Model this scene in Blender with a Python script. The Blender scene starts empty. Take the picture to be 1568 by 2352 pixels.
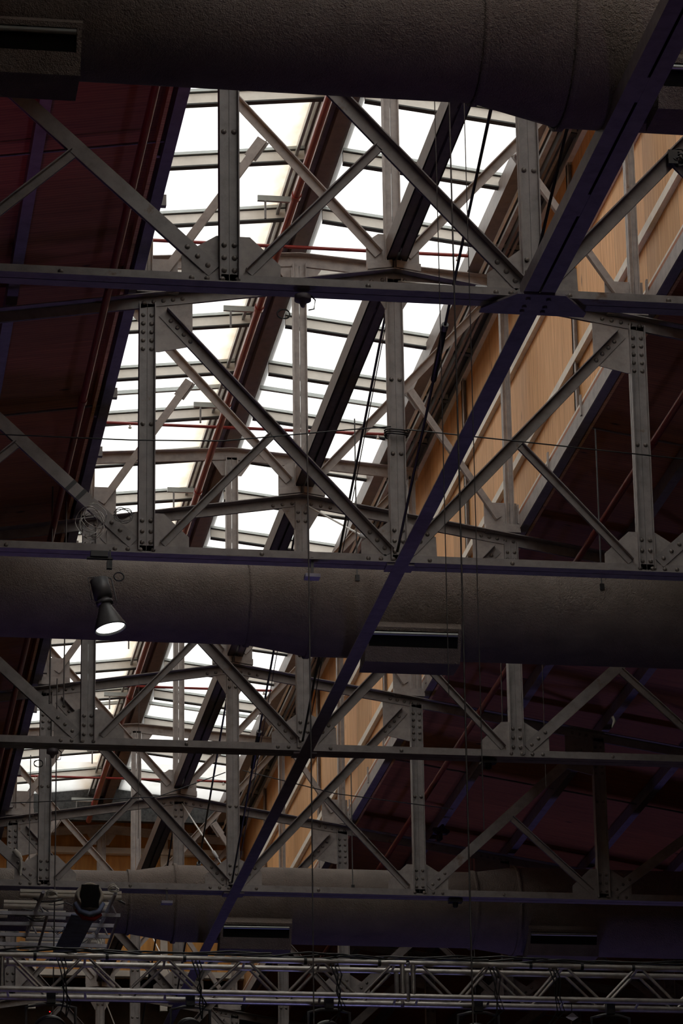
import bpy, math, random
from mathutils import Vector, Matrix
random.seed(7)
SC = bpy.context.scene
COL = SC.collection

# ------------------------------------------------------------------ camera
S = 5.8343          # truss spacing (m)
W = 2.2             # truss panel width
H0, H1 = 2.7276, 2.3758
F_PX = 8452.28
CAM = Vector((-5.1715, -23.880, -10.4352))
yaw, pitch, roll = 0.156028, 0.348139, -0.014484
fw = Vector((math.sin(yaw)*math.cos(pitch), math.cos(yaw)*math.cos(pitch), math.sin(pitch)))
rt = Vector((math.cos(yaw), -math.sin(yaw), 0.0))
up = rt.cross(fw)
r2 = rt*math.cos(roll)+up*math.sin(roll)
u2 = up*math.cos(roll)-rt*math.sin(roll)
cd = bpy.data.cameras.new('camera')
cam = bpy.data.objects.new('camera', cd); COL.objects.link(cam)
cam.matrix_world = Matrix(((r2.x, u2.x, -fw.x, CAM.x), (r2.y, u2.y, -fw.y, CAM.y), (r2.z, u2.z, -fw.z, CAM.z), (0, 0, 0, 1)))
cd.sensor_fit = 'VERTICAL'; cd.sensor_height = 36; cd.lens = F_PX*36/2352
cd.clip_start = 0.1; cd.clip_end = 300
SC.camera = cam
# ------------------------------------------------------------------ sky + exposure
w = bpy.data.worlds.new('overcast_sky'); SC.world = w; w.use_nodes = True
bg = w.node_tree.nodes['Background']
bg.inputs[0].default_value = (1.0, 0.985, 0.98, 1); bg.inputs[1].default_value = 2.12
SC.view_settings.view_transform = 'Standard'; SC.view_settings.look = 'None'
SC.view_settings.exposure = 0.0; SC.view_settings.gamma = 1.0; SC.view_settings.use_curve_mapping = False
# ------------------------------------------------------------------ stage floods standing on the hall floor, plus an added warm fill
def flood(name, loc, target, color, energy, size, spot=math.radians(70)):
    l = bpy.data.lights.new(name, 'SPOT'); l.energy = energy; l.color = color
    l.spot_size = spot; l.spot_blend = 0.9; l.shadow_soft_size = size
    o = bpy.data.objects.new(name, l); COL.objects.link(o); o.location = loc
    o.rotation_euler = (Vector(target)-Vector(loc)).to_track_quat('-Z', 'Y').to_euler()
    return o
flood('blue_stage_flood', (0.5, 7, -11.4), (-.5, 4, 0), (0.38, 0.38, 1.0), 215, 0.6, math.radians(74))
flood('violet_stage_flood', (6.5, 24, -11.4), (5.5, 19, 1.5), (0.58, 0.42, 0.9), 190, 0.6, math.radians(70))
flood('violet_stage_flood', (-6, 10, -11.4), (-4.5, 5, 1.5), (0.46, 0.28, 0.95), 270, 0.6, math.radians(60))
flood('red_stage_flood', (-7, 9, -11.4), (-4.3, 1.6, 2.3), (1.0, 0.07, 0.12), 330, 0.5, math.radians(21))
flood('violet_stage_flood', (3, -8, -11.4), (.3, -3.5, 0), (0.55, 0.30, 0.95), 150, 0.4, math.radians(30))
flood('blue_stage_flood', (2.0, 23, -11.4), (2.5, 20, 0), (0.26, 0.27, 1.0), 260, 0.6, math.radians(60))
flood('warm_fill_light', (-3, -12, -11.3), (-1, 5.5, -3.7), (1.0, 0.84, 0.68), 50, 0.3, math.radians(34))  # added warm fill to lift the ambient light, not a lamp of the hall

# ------------------------------------------------------------------ materials
def nmat(name):
    m = bpy.data.materials.new(name); m.use_nodes = True
    nt = m.node_tree; b = nt.nodes['Principled BSDF']
    return m, nt, b
def coords(nt, scale=(1, 1, 1)):
    g = nt.nodes.new('ShaderNodeNewGeometry'); mp = nt.nodes.new('ShaderNodeMapping'); mp.inputs['Scale'].default_value = scale
    nt.links.new(g.outputs['Position'], mp.inputs['Vector']); return mp.outputs[0]
def noise(nt, vec, sc, det=4, rough=0.6):
    n = nt.nodes.new('ShaderNodeTexNoise'); n.inputs['Scale'].default_value = sc; n.inputs['Detail'].default_value = det
    n.inputs['Roughness'].default_value = rough; nt.links.new(vec, n.inputs['Vector']); return n.outputs['Fac']
def ramp(nt, fac, stops):
    r = nt.nodes.new('ShaderNodeValToRGB'); e = r.color_ramp.elements
    while len(e) < len(stops): e.new(0.5)
    for k, (p, c) in enumerate(stops): e[k].position = p; e[k].color = (*c, 1)
    nt.links.new(fac, r.inputs[0]); return r.outputs[0]
def mixc(nt, fac, a, b, mode='MIX'):
    m = nt.nodes.new('ShaderNodeMix'); m.data_type = 'RGBA'; m.blend_type = mode
    for s, v in ((0, fac), (6, a), (7, b)):
        if hasattr(v, 'is_output'): nt.links.new(v, m.inputs[s])
        elif s == 0: m.inputs[s].default_value = v
        else: m.inputs[s].default_value = (*v, 1)
    return m.outputs[2]
def bump(nt, b, h, strength, dist=0.01):
    n = nt.nodes.new('ShaderNodeBump'); n.inputs['Strength'].default_value = strength; n.inputs['Distance'].default_value = dist
    nt.links.new(h, n.inputs['Height']); nt.links.new(n.outputs[0], b.inputs['Normal'])
def mul(c, k): return tuple(x*k for x in c)
def painted(name, c, rough=0.5, metal=0.0, rust=0.0, dark=0.7, sc=9, bs=0.15):
    m, nt, b = nmat(name); v = coords(nt)
    f = noise(nt, v, sc, 6, 0.65)
    col = ramp(nt, f, [(0.3, mul(c, dark)), (0.55, c), (0.8, mul(c, 1.15))])
    if rust:
        f2 = noise(nt, v, 3.1, 8, 0.7)
        msk = ramp(nt, f2, [(0.66-rust, (0, 0, 0)), (0.74-rust*0.5, (1, 1, 1))])
        col = mixc(nt, msk, col, (0.16, 0.085, 0.045))
    nt.links.new(col, b.inputs['Base Color']); b.inputs['Roughness'].default_value = rough; b.inputs['Metallic'].default_value = metal
    bump(nt, b, noise(nt, v, 60, 3), bs, 0.004)
    return m
M = {}
M['steel'] = painted('grey_painted_steel', (0.30, 0.272, 0.268), 0.45, 0.0, 0.045)
M['steel_light'] = painted('pale_painted_steel', (0.37, 0.332, 0.318), 0.5, 0.0, 0.03)
M['purlin'] = painted('grey_purlin_paint', (0.26, 0.23, 0.26), 0.5)
M['brown'] = painted('brown_painted_steel', (0.15, 0.115, 0.105), 0.5, 0, 0.05)
M['cream'] = painted('cream_painted_steel', (0.66, 0.62, 0.56), 0.5, 0, 0.0, 0.88, 5)
M['girt'] = painted('cream_girt_timber', (0.88, 0.83, 0.74), 0.6, 0, 0.0, 0.85)
M['alu'] = painted('grey_aluminium', (0.34, 0.36, 0.35), 0.35, 0.5, 0, 0.9)
M['rivet'] = painted('worn_rivet_steel', (0.21, 0.185, 0.17), 0.4, 0.2)
M['gasket'] = painted('black_rubber', (0.03, 0.032, 0.03), 0.6)
M['red'] = painted('red_pipe_paint', (0.24, 0.03, 0.025), 0.28, 0, 0.0, 0.75)
M['black'] = painted('black_metal', (0.02, 0.02, 0.022), 0.4)
M['void'] = painted('unlit_slot_black', (0.004, 0.004, 0.004), 1.0)  # near-black colour stands in for shade inside the outlet slots and lamp mouth
M['floor'] = painted('brown_hall_floor', (0.15, 0.105, 0.08), 0.8)
M['dgrey'] = painted('dark_grey_metal', (0.11, 0.11, 0.115), 0.4)
M['wire'] = painted('steel_wire', (0.16, 0.15, 0.15), 0.4, 0.4)
M['chrome'] = painted('bright_rod_steel', (0.6, 0.58, 0.55), 0.3, 0.6)
M['truss_alu'] = painted('aluminium_truss_tube', (0.50, 0.47, 0.44), 0.34, 0.6, 0, 0.7, 14)
M['rope'] = painted('white_rope', (0.55, 0.52, 0.47), 0.8)
M['canvas'] = painted('canvas_wrap', (0.60, 0.54, 0.46), 0.9)
M['bluefab'] = painted('blue_plaid_cloth', (0.30, 0.37, 0.60), 0.9)
M['redfab'] = painted('red_cloth', (0.38, 0.03, 0.03), 0.9)
M['violet'] = painted('pale_box_plastic', (0.40, 0.38, 0.48), 0.6)
M['strip'] = painted('dark_mottled_felt', (0.04, 0.04, 0.04), 0.95, 0, 0, 0.2, 22, 0.5)
M['hull'] = painted('dark_hall_lining', (0.10, 0.07, 0.05), 0.9)
M['rack'] = painted('galvanised_rack', (0.60, 0.59, 0.66), 0.5, 0.0)

def duct_mat():
    m, nt, b = nmat('sprayed_duct_coating'); v = coords(nt)
    col = ramp(nt, noise(nt, v, 4, 6), [(0.3, (0.19, 0.153, 0.133)), (0.7, (0.26, 0.213, 0.186))])
    nt.links.new(col, b.inputs['Base Color']); b.inputs['Roughness'].default_value = 0.75
    h = nt.nodes.new('ShaderNodeMath'); h.operation = 'ADD'
    nt.links.new(noise(nt, v, 45, 3, 0.5), h.inputs[0]); nt.links.new(noise(nt, v, 110, 2, 0.5), h.inputs[1])
    bump(nt, b, h.outputs[0], 0.9, 0.02)
    return m
M['duct'] = duct_mat()
def ply(name, c1, c2, grain, boards, axis, knot=0.0, knotc=(0.05, 0.02, 0.01), rough=0.6):
    """grain: mapping scale for the streaks; boards: width of a sheet along axis"""
    m, nt, b = nmat(name); v = coords(nt, grain)
    n1 = noise(nt, v, 3.0, 8, 0.62)
    w_ = nt.nodes.new('ShaderNodeTexWave'); w_.wave_type = 'RINGS'; w_.inputs['Scale'].default_value = 1.1
    w_.inputs['Distortion'].default_value = 6; w_.inputs['Detail'].default_value = 3
    nt.links.new(v, w_.inputs['Vector'])
    f = nt.nodes.new('ShaderNodeMath'); f.operation = 'MULTIPLY_ADD'; f.inputs[1].default_value = 0.25
    nt.links.new(w_.outputs['Fac'], f.inputs[0]); nt.links.new(n1, f.inputs[2])
    col = ramp(nt, f.outputs[0], [(0.35, c1), (0.85, c2)])
    # sheet-to-sheet tone
    g = nt.nodes.new('ShaderNodeNewGeometry'); sp = nt.nodes.new('ShaderNodeSeparateXYZ'); nt.links.new(g.outputs['Position'], sp.inputs[0])
    dv = nt.nodes.new('ShaderNodeMath'); dv.operation = 'DIVIDE'; dv.inputs[1].default_value = boards; nt.links.new(sp.outputs[axis], dv.inputs[0])
    fl = nt.nodes.new('ShaderNodeMath'); fl.operation = 'FLOOR'; nt.links.new(dv.outputs[0], fl.inputs[0])
    wn = nt.nodes.new('ShaderNodeTexWhiteNoise'); wn.noise_dimensions = '1D'; nt.links.new(fl.outputs[0], wn.inputs['W'])
    tone = ramp(nt, wn.outputs['Value'], [(0, (0.80, 0.80, 0.80)), (1, (1.08, 1.05, 1.02))])
    col = mixc(nt, 1.0, col, tone, 'MULTIPLY')
    fr = nt.nodes.new('ShaderNodeMath'); fr.operation = 'FRACT'; nt.links.new(dv.outputs[0], fr.inputs[0])
    seam = ramp(nt, fr.outputs[0], [(0.0, (0.35, 0.35, 0.35)), (0.035/boards*0.3, (1, 1, 1))])
    col = mixc(nt, 1.0, col, seam, 'MULTIPLY')
    if knot:
        vk = coords(nt, tuple(x*1.0 for x in knot))
        vo = nt.nodes.new('ShaderNodeTexVoronoi'); vo.inputs['Scale'].default_value = 1.0; nt.links.new(vk, vo.inputs['Vector'])
        km = ramp(nt, vo.outputs['Distance'], [(0.03, (1, 1, 1)), (0.09, (0, 0, 0))])
        col = mixc(nt, km, col, knotc)
    nt.links.new(col, b.inputs['Base Color']); b.inputs['Roughness'].default_value = rough
    return m
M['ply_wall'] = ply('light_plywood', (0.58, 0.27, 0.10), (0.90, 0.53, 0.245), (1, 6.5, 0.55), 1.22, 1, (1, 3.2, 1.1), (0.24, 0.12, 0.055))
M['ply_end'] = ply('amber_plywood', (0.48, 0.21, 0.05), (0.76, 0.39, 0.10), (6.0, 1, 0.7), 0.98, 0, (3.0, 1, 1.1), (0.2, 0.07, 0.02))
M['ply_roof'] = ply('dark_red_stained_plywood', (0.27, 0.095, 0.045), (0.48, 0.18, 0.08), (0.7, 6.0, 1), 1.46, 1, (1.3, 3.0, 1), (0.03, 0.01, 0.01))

def glass_mat():
    m = bpy.data.materials.new('frosted_skylight_glass'); m.use_nodes = True; nt = m.node_tree; nt.nodes.clear()
    o = nt.nodes.new('ShaderNodeOutputMaterial'); tr = nt.nodes.new('ShaderNodeBsdfTransparent'); tl = nt.nodes.new('ShaderNodeBsdfTranslucent')
    gl = nt.nodes.new('ShaderNodeBsdfGlossy'); gl.inputs['Roughness'].default_value = 0.3; gl.inputs['Color'].default_value = (0.5, 0.5, 0.5, 1)
    v = coords(nt, (1.0, 0.5, 1))
    d = noise(nt, v, 2.3, 7, 0.65)
    c = ramp(nt, d, [(0.25, (0.86, 0.85, 0.80)), (0.42, (0.95, 0.955, 0.93)), (1, (1, 1, 1))])
    # old water staining that gathers on the ridge side of the left-hand panes
    g = nt.nodes.new('ShaderNodeNewGeometry'); sp = nt.nodes.new('ShaderNodeSeparateXYZ'); nt.links.new(g.outputs['Position'], sp.inputs[0])
    mr = nt.nodes.new('ShaderNodeMapRange'); mr.inputs[1].default_value = -0.60; mr.inputs[2].default_value = -0.32; nt.links.new(sp.outputs[0], mr.inputs[0])
    lt = nt.nodes.new('ShaderNodeMath'); lt.operation = 'LESS_THAN'; lt.inputs[1].default_value = -0.2; nt.links.new(sp.outputs[0], lt.inputs[0])
    m1 = nt.nodes.new('ShaderNodeMath'); m1.operation = 'MULTIPLY'; nt.links.new(mr.outputs[0], m1.inputs[0]); nt.links.new(lt.outputs[0], m1.inputs[1])
    m2 = nt.nodes.new('ShaderNodeMath'); m2.operation = 'MULTIPLY'; nt.links.new(m1.outputs[0], m2.inputs[0]); nt.links.new(noise(nt, v, 5, 4), m2.inputs[1])
    c = mixc(nt, m2.outputs[0], c, (0.66, 0.55, 0.42))
    nt.links.new(c, tr.inputs[0]); nt.links.new(c, tl.inputs[0])
    a = nt.nodes.new('ShaderNodeMixShader'); a.inputs[0].default_value = 0.35
    nt.links.new(tr.outputs[0], a.inputs[1]); nt.links.new(tl.outputs[0], a.inputs[2])
    a2 = nt.nodes.new('ShaderNodeMixShader'); a2.inputs[0].default_value = 0.04
    nt.links.new(a.outputs[0], a2.inputs[1]); nt.links.new(gl.outputs[0], a2.inputs[2])
    nt.links.new(a2.outputs[0], o.inputs[0]); return m
M['glass'] = glass_mat()
def emit(name, c, s):
    m = bpy.data.materials.new(name); m.use_nodes = True; nt = m.node_tree; b = nt.nodes['Principled BSDF']
    b.inputs['Emission Color'].default_value = (*c, 1); b.inputs['Emission Strength'].default_value = s; b.inputs['Base Color'].default_value = (0.3, 0.3, 0.3, 1)
    return m
M['lampface'] = emit('lit_lamp_face', (1.0, 1.0, 0.9), 3.0)
M['led'] = emit('red_led', (1, 0.02, 0.02), 1.2)

# ------------------------------------------------------------------ mesh helpers
class MB:
    def __init__(s): s.v = []; s.f = []; s.sm = []
    def add(s, vs, fs, smooth=False):
        o = len(s.v); s.v += [tuple(x) for x in vs]; s.f += [tuple(i+o for i in f) for f in fs]; s.sm += [smooth]*len(fs)
    def box(s, x0, x1, y0, y1, z0, z1):
        s.add([(x0, y0, z0), (x1, y0, z0), (x1, y1, z0), (x0, y1, z0), (x0, y0, z1), (x1, y0, z1), (x1, y1, z1), (x0, y1, z1)],
              [(0, 3, 2, 1), (4, 5, 6, 7), (0, 1, 5, 4), (1, 2, 6, 5), (2, 3, 7, 6), (3, 0, 4, 7)]); return s
    def prism(s, poly, a, b):
        """poly: list of 3D points (at a); extruded by vector b-a"""
        n = len(poly); d = Vector(b)-Vector(a); v = [Vector(p) for p in poly]+[Vector(p)+d for p in poly]
        s.add(v, [tuple(range(n-1, -1, -1)), tuple(range(n, 2*n))]+[(i, (i+1) % n, (i+1) % n+n, i+n) for i in range(n)]); return s
    def profile(s, p0, p1, pts, U, V):
        """2D profile pts (u,v) swept from p0 to p1; U,V: axes"""
        p0 = Vector(p0); p1 = Vector(p1); return s.prism([p0+U*u+V*v for u, v in pts], p0, p1)
    def tube(s, pts, r, n=8, cap=True):
        pts = [Vector(p) for p in pts]; rings = []
        for i, p in enumerate(pts):
            d = (pts[min(i+1, len(pts)-1)]-pts[max(i-1, 0)]).normalized()
            a = d.cross(Vector((0, 0, 1)));
            if a.length < 0.05: a = d.cross(Vector((0, 1, 0)))
            a.normalize(); b = d.cross(a)
            rr = r[i] if isinstance(r, (list, tuple)) else r
            rings.append([p+(a*math.cos(t)+b*math.sin(t))*rr for t in (2*math.pi*k/n for k in range(n))])
        v = [q for R in rings for q in R]
        f = [(i*n+k, i*n+(k+1) % n, (i+1)*n+(k+1) % n, (i+1)*n+k) for i in range(len(pts)-1) for k in range(n)]
        s.add(v, f, True)
        if cap: s.add(rings[0], [tuple(range(n-1, -1, -1))]); s.add(rings[-1], [tuple(range(n))])
        return s
    def dome(s, c, r, ax, h=0.75, n=10, m=4):
        ax = Vector(ax).normalized(); a = ax.cross(Vector((0.3, 0.1, 1))).normalized(); b = ax.cross(a); c = Vector(c); v = []
        for i in range(m):
            t = math.pi/2*i/m
            for k in range(n):
                q = 2*math.pi*k/n; v.append(c+(a*math.cos(q)+b*math.sin(q))*r*math.cos(t)+ax*r*h*math.sin(t))
        v.append(c+ax*r*h)
        f = [(i*n+k, i*n+(k+1) % n, (i+1)*n+(k+1) % n, (i+1)*n+k) for i in range(m-1) for k in range(n)]
        f += [((m-1)*n+k, (m-1)*n+(k+1) % n, m*n) for k in range(n)]
        s.add(v, f, True); return s
    def revolve(s, c, ax, prof, n=24, cap0=False, cap1=False):
        """prof: (distance along ax, radius)"""
        ax = Vector(ax).normalized(); a = ax.cross(Vector((0.01, 0.02, 1))).normalized()
        if ax.cross(Vector((0, 0, 1))).length < 0.1: a = Vector((1, 0, 0))
        b = ax.cross(a).normalized(); a = b.cross(ax); c = Vector(c)
        R = [[c+ax*t+(a*math.cos(2*math.pi*k/n)+b*math.sin(2*math.pi*k/n))*r for k in range(n)] for t, r in prof]
        s.add([q for r_ in R for q in r_], [(i*n+k, i*n+(k+1) % n, (i+1)*n+(k+1) % n, (i+1)*n+k) for i in range(len(prof)-1) for k in range(n)], True)
        if cap0: s.add(R[0], [tuple(range(n-1, -1, -1))])
        if cap1: s.add(R[-1], [tuple(range(n))])
        return s
    def mesh(s, name, m):
        me = bpy.data.meshes.new(name); me.from_pydata(s.v, [], s.f); me.materials.append(m)
        me.polygons.foreach_set('use_smooth', s.sm); me.update(); return me
    def build(s, name, m, parent=None, loc=(0, 0, 0)):
        o = bpy.data.objects.new(name, s.mesh(name, m)); COL.objects.link(o); o.location = loc
        if parent: o.parent = parent
        return o
def link(name, me, parent=None, loc=(0, 0, 0)):
    o = bpy.data.objects.new(name, me); COL.objects.link(o); o.location = loc
    if parent: o.parent = parent
    return o
def tag(o, label=None, cat=None, group=None, kind=None):
    for k, v in (('label', label), ('category', cat), ('group', group), ('kind', kind)):
        if v: o[k] = v
    return o
def thing(name, label, cat, loc=(0, 0, 0), group=None):
    o = bpy.data.objects.new(name, None); COL.objects.link(o); o.location = loc; o.empty_display_size = 0.2
    return tag(o, label, cat, group)
def struct(name, mb, m): return tag(mb.build(name, m), kind='structure')
def cut(p0, p1, a, b):   # shorten a segment
    p0, p1 = Vector(p0), Vector(p1); d = (p1-p0).normalized(); return p0+d*a, p1-d*b
ORD = ['first', 'second', 'third', 'fourth', 'fifth', 'sixth', 'seventh', 'eighth', 'ninth', 'tenth', 'eleventh', 'twelfth', 'thirteenth',
       'fourteenth', 'fifteenth', 'sixteenth', 'seventeenth', 'eighteenth', 'nineteenth', 'twentieth', 'twenty-first', 'twenty-second', 'twenty-third', 'twenty-fourth', 'twenty-fifth', 'twenty-sixth']
Y = Vector((0, 1, 0))
def topz(x): return H0-0.16*abs(x)          # top-chord axis height
def roofz(x, off): return H1+off-0.16*(abs(x)-W)

# ------------------------------------------------------------------ large structure: the hall
XW = 12.5
struct('floor', MB().box(-XW, XW, -34, 38, -12.2, -12.0), M['floor'])
struct('wall_left', MB().box(-XW-.2, -XW, -34, 38, -12.2, 3), M['hull'])
struct('wall_right', MB().box(XW, XW+.2, -34, 38, -12.2, 3), M['hull'])
struct('wall_front', MB().box(-XW, XW, -34.2, -34, -12.2, 7), M['hull'])
struct('wall_back', MB().box(-XW, XW, 36.4, 36.6, -12.2, 7), M['hull'])
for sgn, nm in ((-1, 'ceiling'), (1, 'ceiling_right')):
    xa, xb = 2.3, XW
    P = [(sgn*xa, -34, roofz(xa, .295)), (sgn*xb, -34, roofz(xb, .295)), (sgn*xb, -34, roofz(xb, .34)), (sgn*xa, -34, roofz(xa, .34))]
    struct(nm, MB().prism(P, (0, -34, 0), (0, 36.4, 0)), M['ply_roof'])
# lantern side walls and end wall
struct('wall_lantern_right', MB().box(2.40, 2.43, -34, 36.4, 2.5, 6.1), M['ply_wall'])
struct('wall_lantern_left', MB().box(-2.43, -2.40, -34, 36.4, 2.5, 6.1), M['ply_wall'])
struct('wall_lantern_end', MB().box(-2.4, 2.4, 35.45, 35.5, 3.05, 6.1), M['ply_end'])
# glazed lantern roof
GZ, GS = 5.93, 0.115
def gz(x): return GZ-GS*abs(x)
YB0, DB = 9.82, 1.4388
bars = [YB0+DB*k for k in range(-1, 17)]
ys = [-34.0, -12.0]+bars+[34.2]
kwin = 0
for sgn in (-1, 1):
    for a, b in zip(ys[:-1], ys[1:]):
        kwin += 1
        x0, x1 = sgn*0.20, sgn*2.42
        P = [(x0, a, gz(x0)), (x1, a, gz(x1)), (x1, a, gz(x1)+.012), (x0, a, gz(x0)+.012)]
        struct('window_%d' % kwin, MB().prism(P, (0, a, 0), (0, b-0.01, 0)), M['glass'])
struct('trim_1', MB().box(-0.26, 0.26, -34, 36.4, GZ+.03, GZ+.06), M['brown'])       # ridge flashing
struct('trim_2', MB().box(-2.3, 2.3, 34.2, 34.32, 5.38, 6.05), M['strip'])            # mottled closing strip at the far end
struct('trim_3', MB().box(-2.45, 2.45, 34.32, 36.4, 6.05, 6.1), M['hull'])

# rafters with glazing bars
for k, y in enumerate(bars):
    lab = 'pale skylight rafter with grey glazing bar, %s from the near end' % ORD[k]
    t = thing('skylight_rafter', lab, 'rafter', (0, y, GZ), 'rafters under the skylight glass')
    for sgn in (-1, 1):
        def seg(x0, x1, za, zb, y0, y1, nm, m):
            P = [(sgn*x0, y0, -GS*x0+za), (sgn*x1, y0, -GS*x1+za), (sgn*x1, y0, -GS*x1+zb), (sgn*x0, y0, -GS*x0+zb)]
            MB().prism(P, (0, y0, 0), (0, y1, 0)).build(nm, m, t)
        seg(0.2, 2.32, -0.155, -0.045, 0.0, 0.045, 'rafter', M['cream'])
        seg(0.2, 2.32, -0.170, -0.155, -0.02, 0.06, 'gasket', M['gasket'])
        seg(0.2, 2.32, -0.035, -0.005, -0.03, 0.075, 'glazing_bar', M['alu'])
        seg(0.2, 2.32, -0.045, -0.035, 0.0, 0.045, 'seal', M['gasket'])
for k, (y, xs) in enumerate(((16.33, (-1, 1)), (22.1, (-1, 1)), (25.0, (-1, 1)), (29.2, (1, -1)))):
    t = thing('pane_joint_bar', 'thin grey aluminium joint bar between rafters, %s from the near end' % ORD[k], 'glazing bar', (0, y, GZ), 'thin joint bars')
    for sgn in xs:
        P = [(sgn*.2, 0, -GS*.2-.05), (sgn*2.3, 0, -GS*2.3-.05), (sgn*2.3, 0, -GS*2.3-.005), (sgn*.2, 0, -GS*.2-.005)]
        MB().prism(P, (0, 0, 0), (0, .05, 0)).build('bar', M['alu'], t)

# ridge and eave beams of the lantern
t = thing('lantern_ridge_beam', 'long brown ridge beam with pale web, right under the middle of the skylight', 'beam', (0, 0, 5.75))
MB().box(-0.05, 0.09, -20, 35.4, -.08, .10).build('flange', M['brown'], t)
MB().box(-0.19, -0.13, -20, 35.4, -.08, .10).build('flange', M['brown'], t)
MB().box(-0.13, -0.05, -20, 35.4, .04, .10).build('web', M['steel_light'], t)
MB().box(-0.30, -0.27, -20, 35.4, .04, .08).build('glazing_edge', M['alu'], t)
for sgn, side in ((1, 'right'), (-1, 'left')):
    if sgn > 0: t = thing('eave_beam', 'brown eave beam along the right edge of the skylight glass', 'beam', (0, 0, 0))
    else: t = thing('eave_beam', 'brown eave beam along the left edge of the skylight glass', 'beam', (0, 0, 0))
    def bx(a, b, z0, z1, nm, m):
        MB().box(min(sgn*a, sgn*b), max(sgn*a, sgn*b), -20, 35.4, z0, z1).build(nm, m, t)
    bx(1.81, 1.84, 5.42, 5.62, 'web', M['brown'])
    bx(1.81, 1.94, 5.40, 5.42, 'flange', M['brown'])
    bx(1.945, 1.965, 5.37, 5.45, 'trim_strip', M['girt'])
    bx(1.945, 2.40, 5.58, 5.60, 'soffit', M['black'])
    bx(2.03, 2.08, 5.42, 5.46, 'rail', M['steel_light'])
    bx(2.13, 2.16, 5.42, 5.50, 'rail', M['brown'])
    bx(2.22, 2.25, 5.50, 5.56, 'rail', M['steel'])

# girts and studs of the plywood lantern walls
for sgn, side in ((1, 'right'), (-1, 'left')):
    for z, nm in ((5.53, 'highest'), (4.48, 'second from top'), (3.37, 'third from top'), (2.76, 'lowest')):
        a, b = sorted((sgn*2.345, sgn*2.399))
        o = MB().box(a, b, -12, 35.4, z-.045, z+.045)
        o = o.build('wall_girt', M['girt'])
        tag(o, 'pale horizontal girt on the %s plywood wall, %s' % (side, nm), 'girt', 'girts on the %s plywood wall' % side)
for k in range(1, 12):
    y = (k+0.5)*S/2+.0 if False else k*S/2
    if k % 2 == 0: continue
    for sgn, side in ((1, 'right'), (-1, 'left')):
        a, b = sorted((sgn*2.355, sgn*2.398))
        o = MB().box(a, b, y+.3, y+.345, 2.55, 5.75); a, b = sorted((sgn*2.355, sgn*2.362)); o.box(a, b, y+.24, y+.345, 2.55, 5.75)
        tag(o.build('wall_stud', M['steel_light']), 'pale upright stud on the %s plywood wall, %s from the near end' % (side, ORD[k//2]), 'stud', 'studs on the %s plywood wall' % side)
for z, nm in ((5.17, 'upper'), (4.13, 'middle'), (3.1, 'lower')):
    tag(MB().box(-2.4, 2.4, 35.30, 35.43, z-.05, z+.05).build('wall_girt', M['cream']), 'pale %s girt across the amber plywood end wall' % nm, 'girt', 'girts on the end wall')
for x, nm in ((-1.08, 'left'), (1.08, 'right')):
    tag(MB().box(x-.06, x+.06, 35.36, 35.44, 2.5, 5.6).build('wall_stud', M['cream']), 'pale %s stud on the amber plywood end wall' % nm, 'stud', 'studs on the end wall')

# roof purlins, edge beams, sag rods
pur_names = {2.31: 'beside the skylight opening', 3.42: 'second out from the skylight', 4.5: 'third out from the skylight', 5.57: 'fourth out from the skylight', 6.64: 'fifth out from the skylight', 7.71: 'sixth out from the skylight'}
for sgn, side in ((-1, 'left'), (1, 'right')):
    for x, nm in pur_names.items():
        if sgn < 0 and x > 5: continue
        z = roofz(x, .135)
        xc = sgn*x if x > 2.4 else (2.31 if sgn > 0 else -2.34)
        mb = MB()
        mb.box(xc-.005, xc+.075, -14, 36.3, z, z+.012).box(xc-.005, xc+.075, -14, 36.3, z+.14, z+.152)
        if x < 2.4:
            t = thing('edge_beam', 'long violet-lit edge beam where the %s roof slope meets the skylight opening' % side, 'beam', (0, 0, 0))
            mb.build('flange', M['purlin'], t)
            MB().box(xc-.02, xc-.005, -14, 36.3, z, z+.152).build('web', M['steel_light'] if sgn > 0 else M['purlin'], t)  # paler right web: skylight bounce put into its colour
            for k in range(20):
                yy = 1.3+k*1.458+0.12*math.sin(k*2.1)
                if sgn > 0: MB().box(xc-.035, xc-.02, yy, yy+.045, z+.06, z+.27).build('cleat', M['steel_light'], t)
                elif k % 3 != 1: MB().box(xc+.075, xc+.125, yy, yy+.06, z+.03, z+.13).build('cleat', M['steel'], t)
        else:
            mb.box(xc-.02, xc-.005, -14, 36.3, z, z+.152)
            tag(mb.build('roof_purlin', M['purlin']), 'grey steel purlin under the %s roof slope, %s' % (side, nm), 'purlin', 'purlins under the %s roof' % side)
for i in range(0, 6):
    y = (i+.5)*S
    for sgn, side, xe in ((-1, 'left', 5.6), (1, 'right', 8.8)):
        o = MB().tube([(sgn*2.3, y, roofz(2.3, .19)), (sgn*xe, y, roofz(xe, .19))], .011, 6).build('sag_rod', M['purlin'])
        tag(o, 'thin sag rod crossing the %s roof purlins in the %s bay' % (side, ORD[i]), 'rod', 'sag rods on the %s roof' % side)

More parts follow.
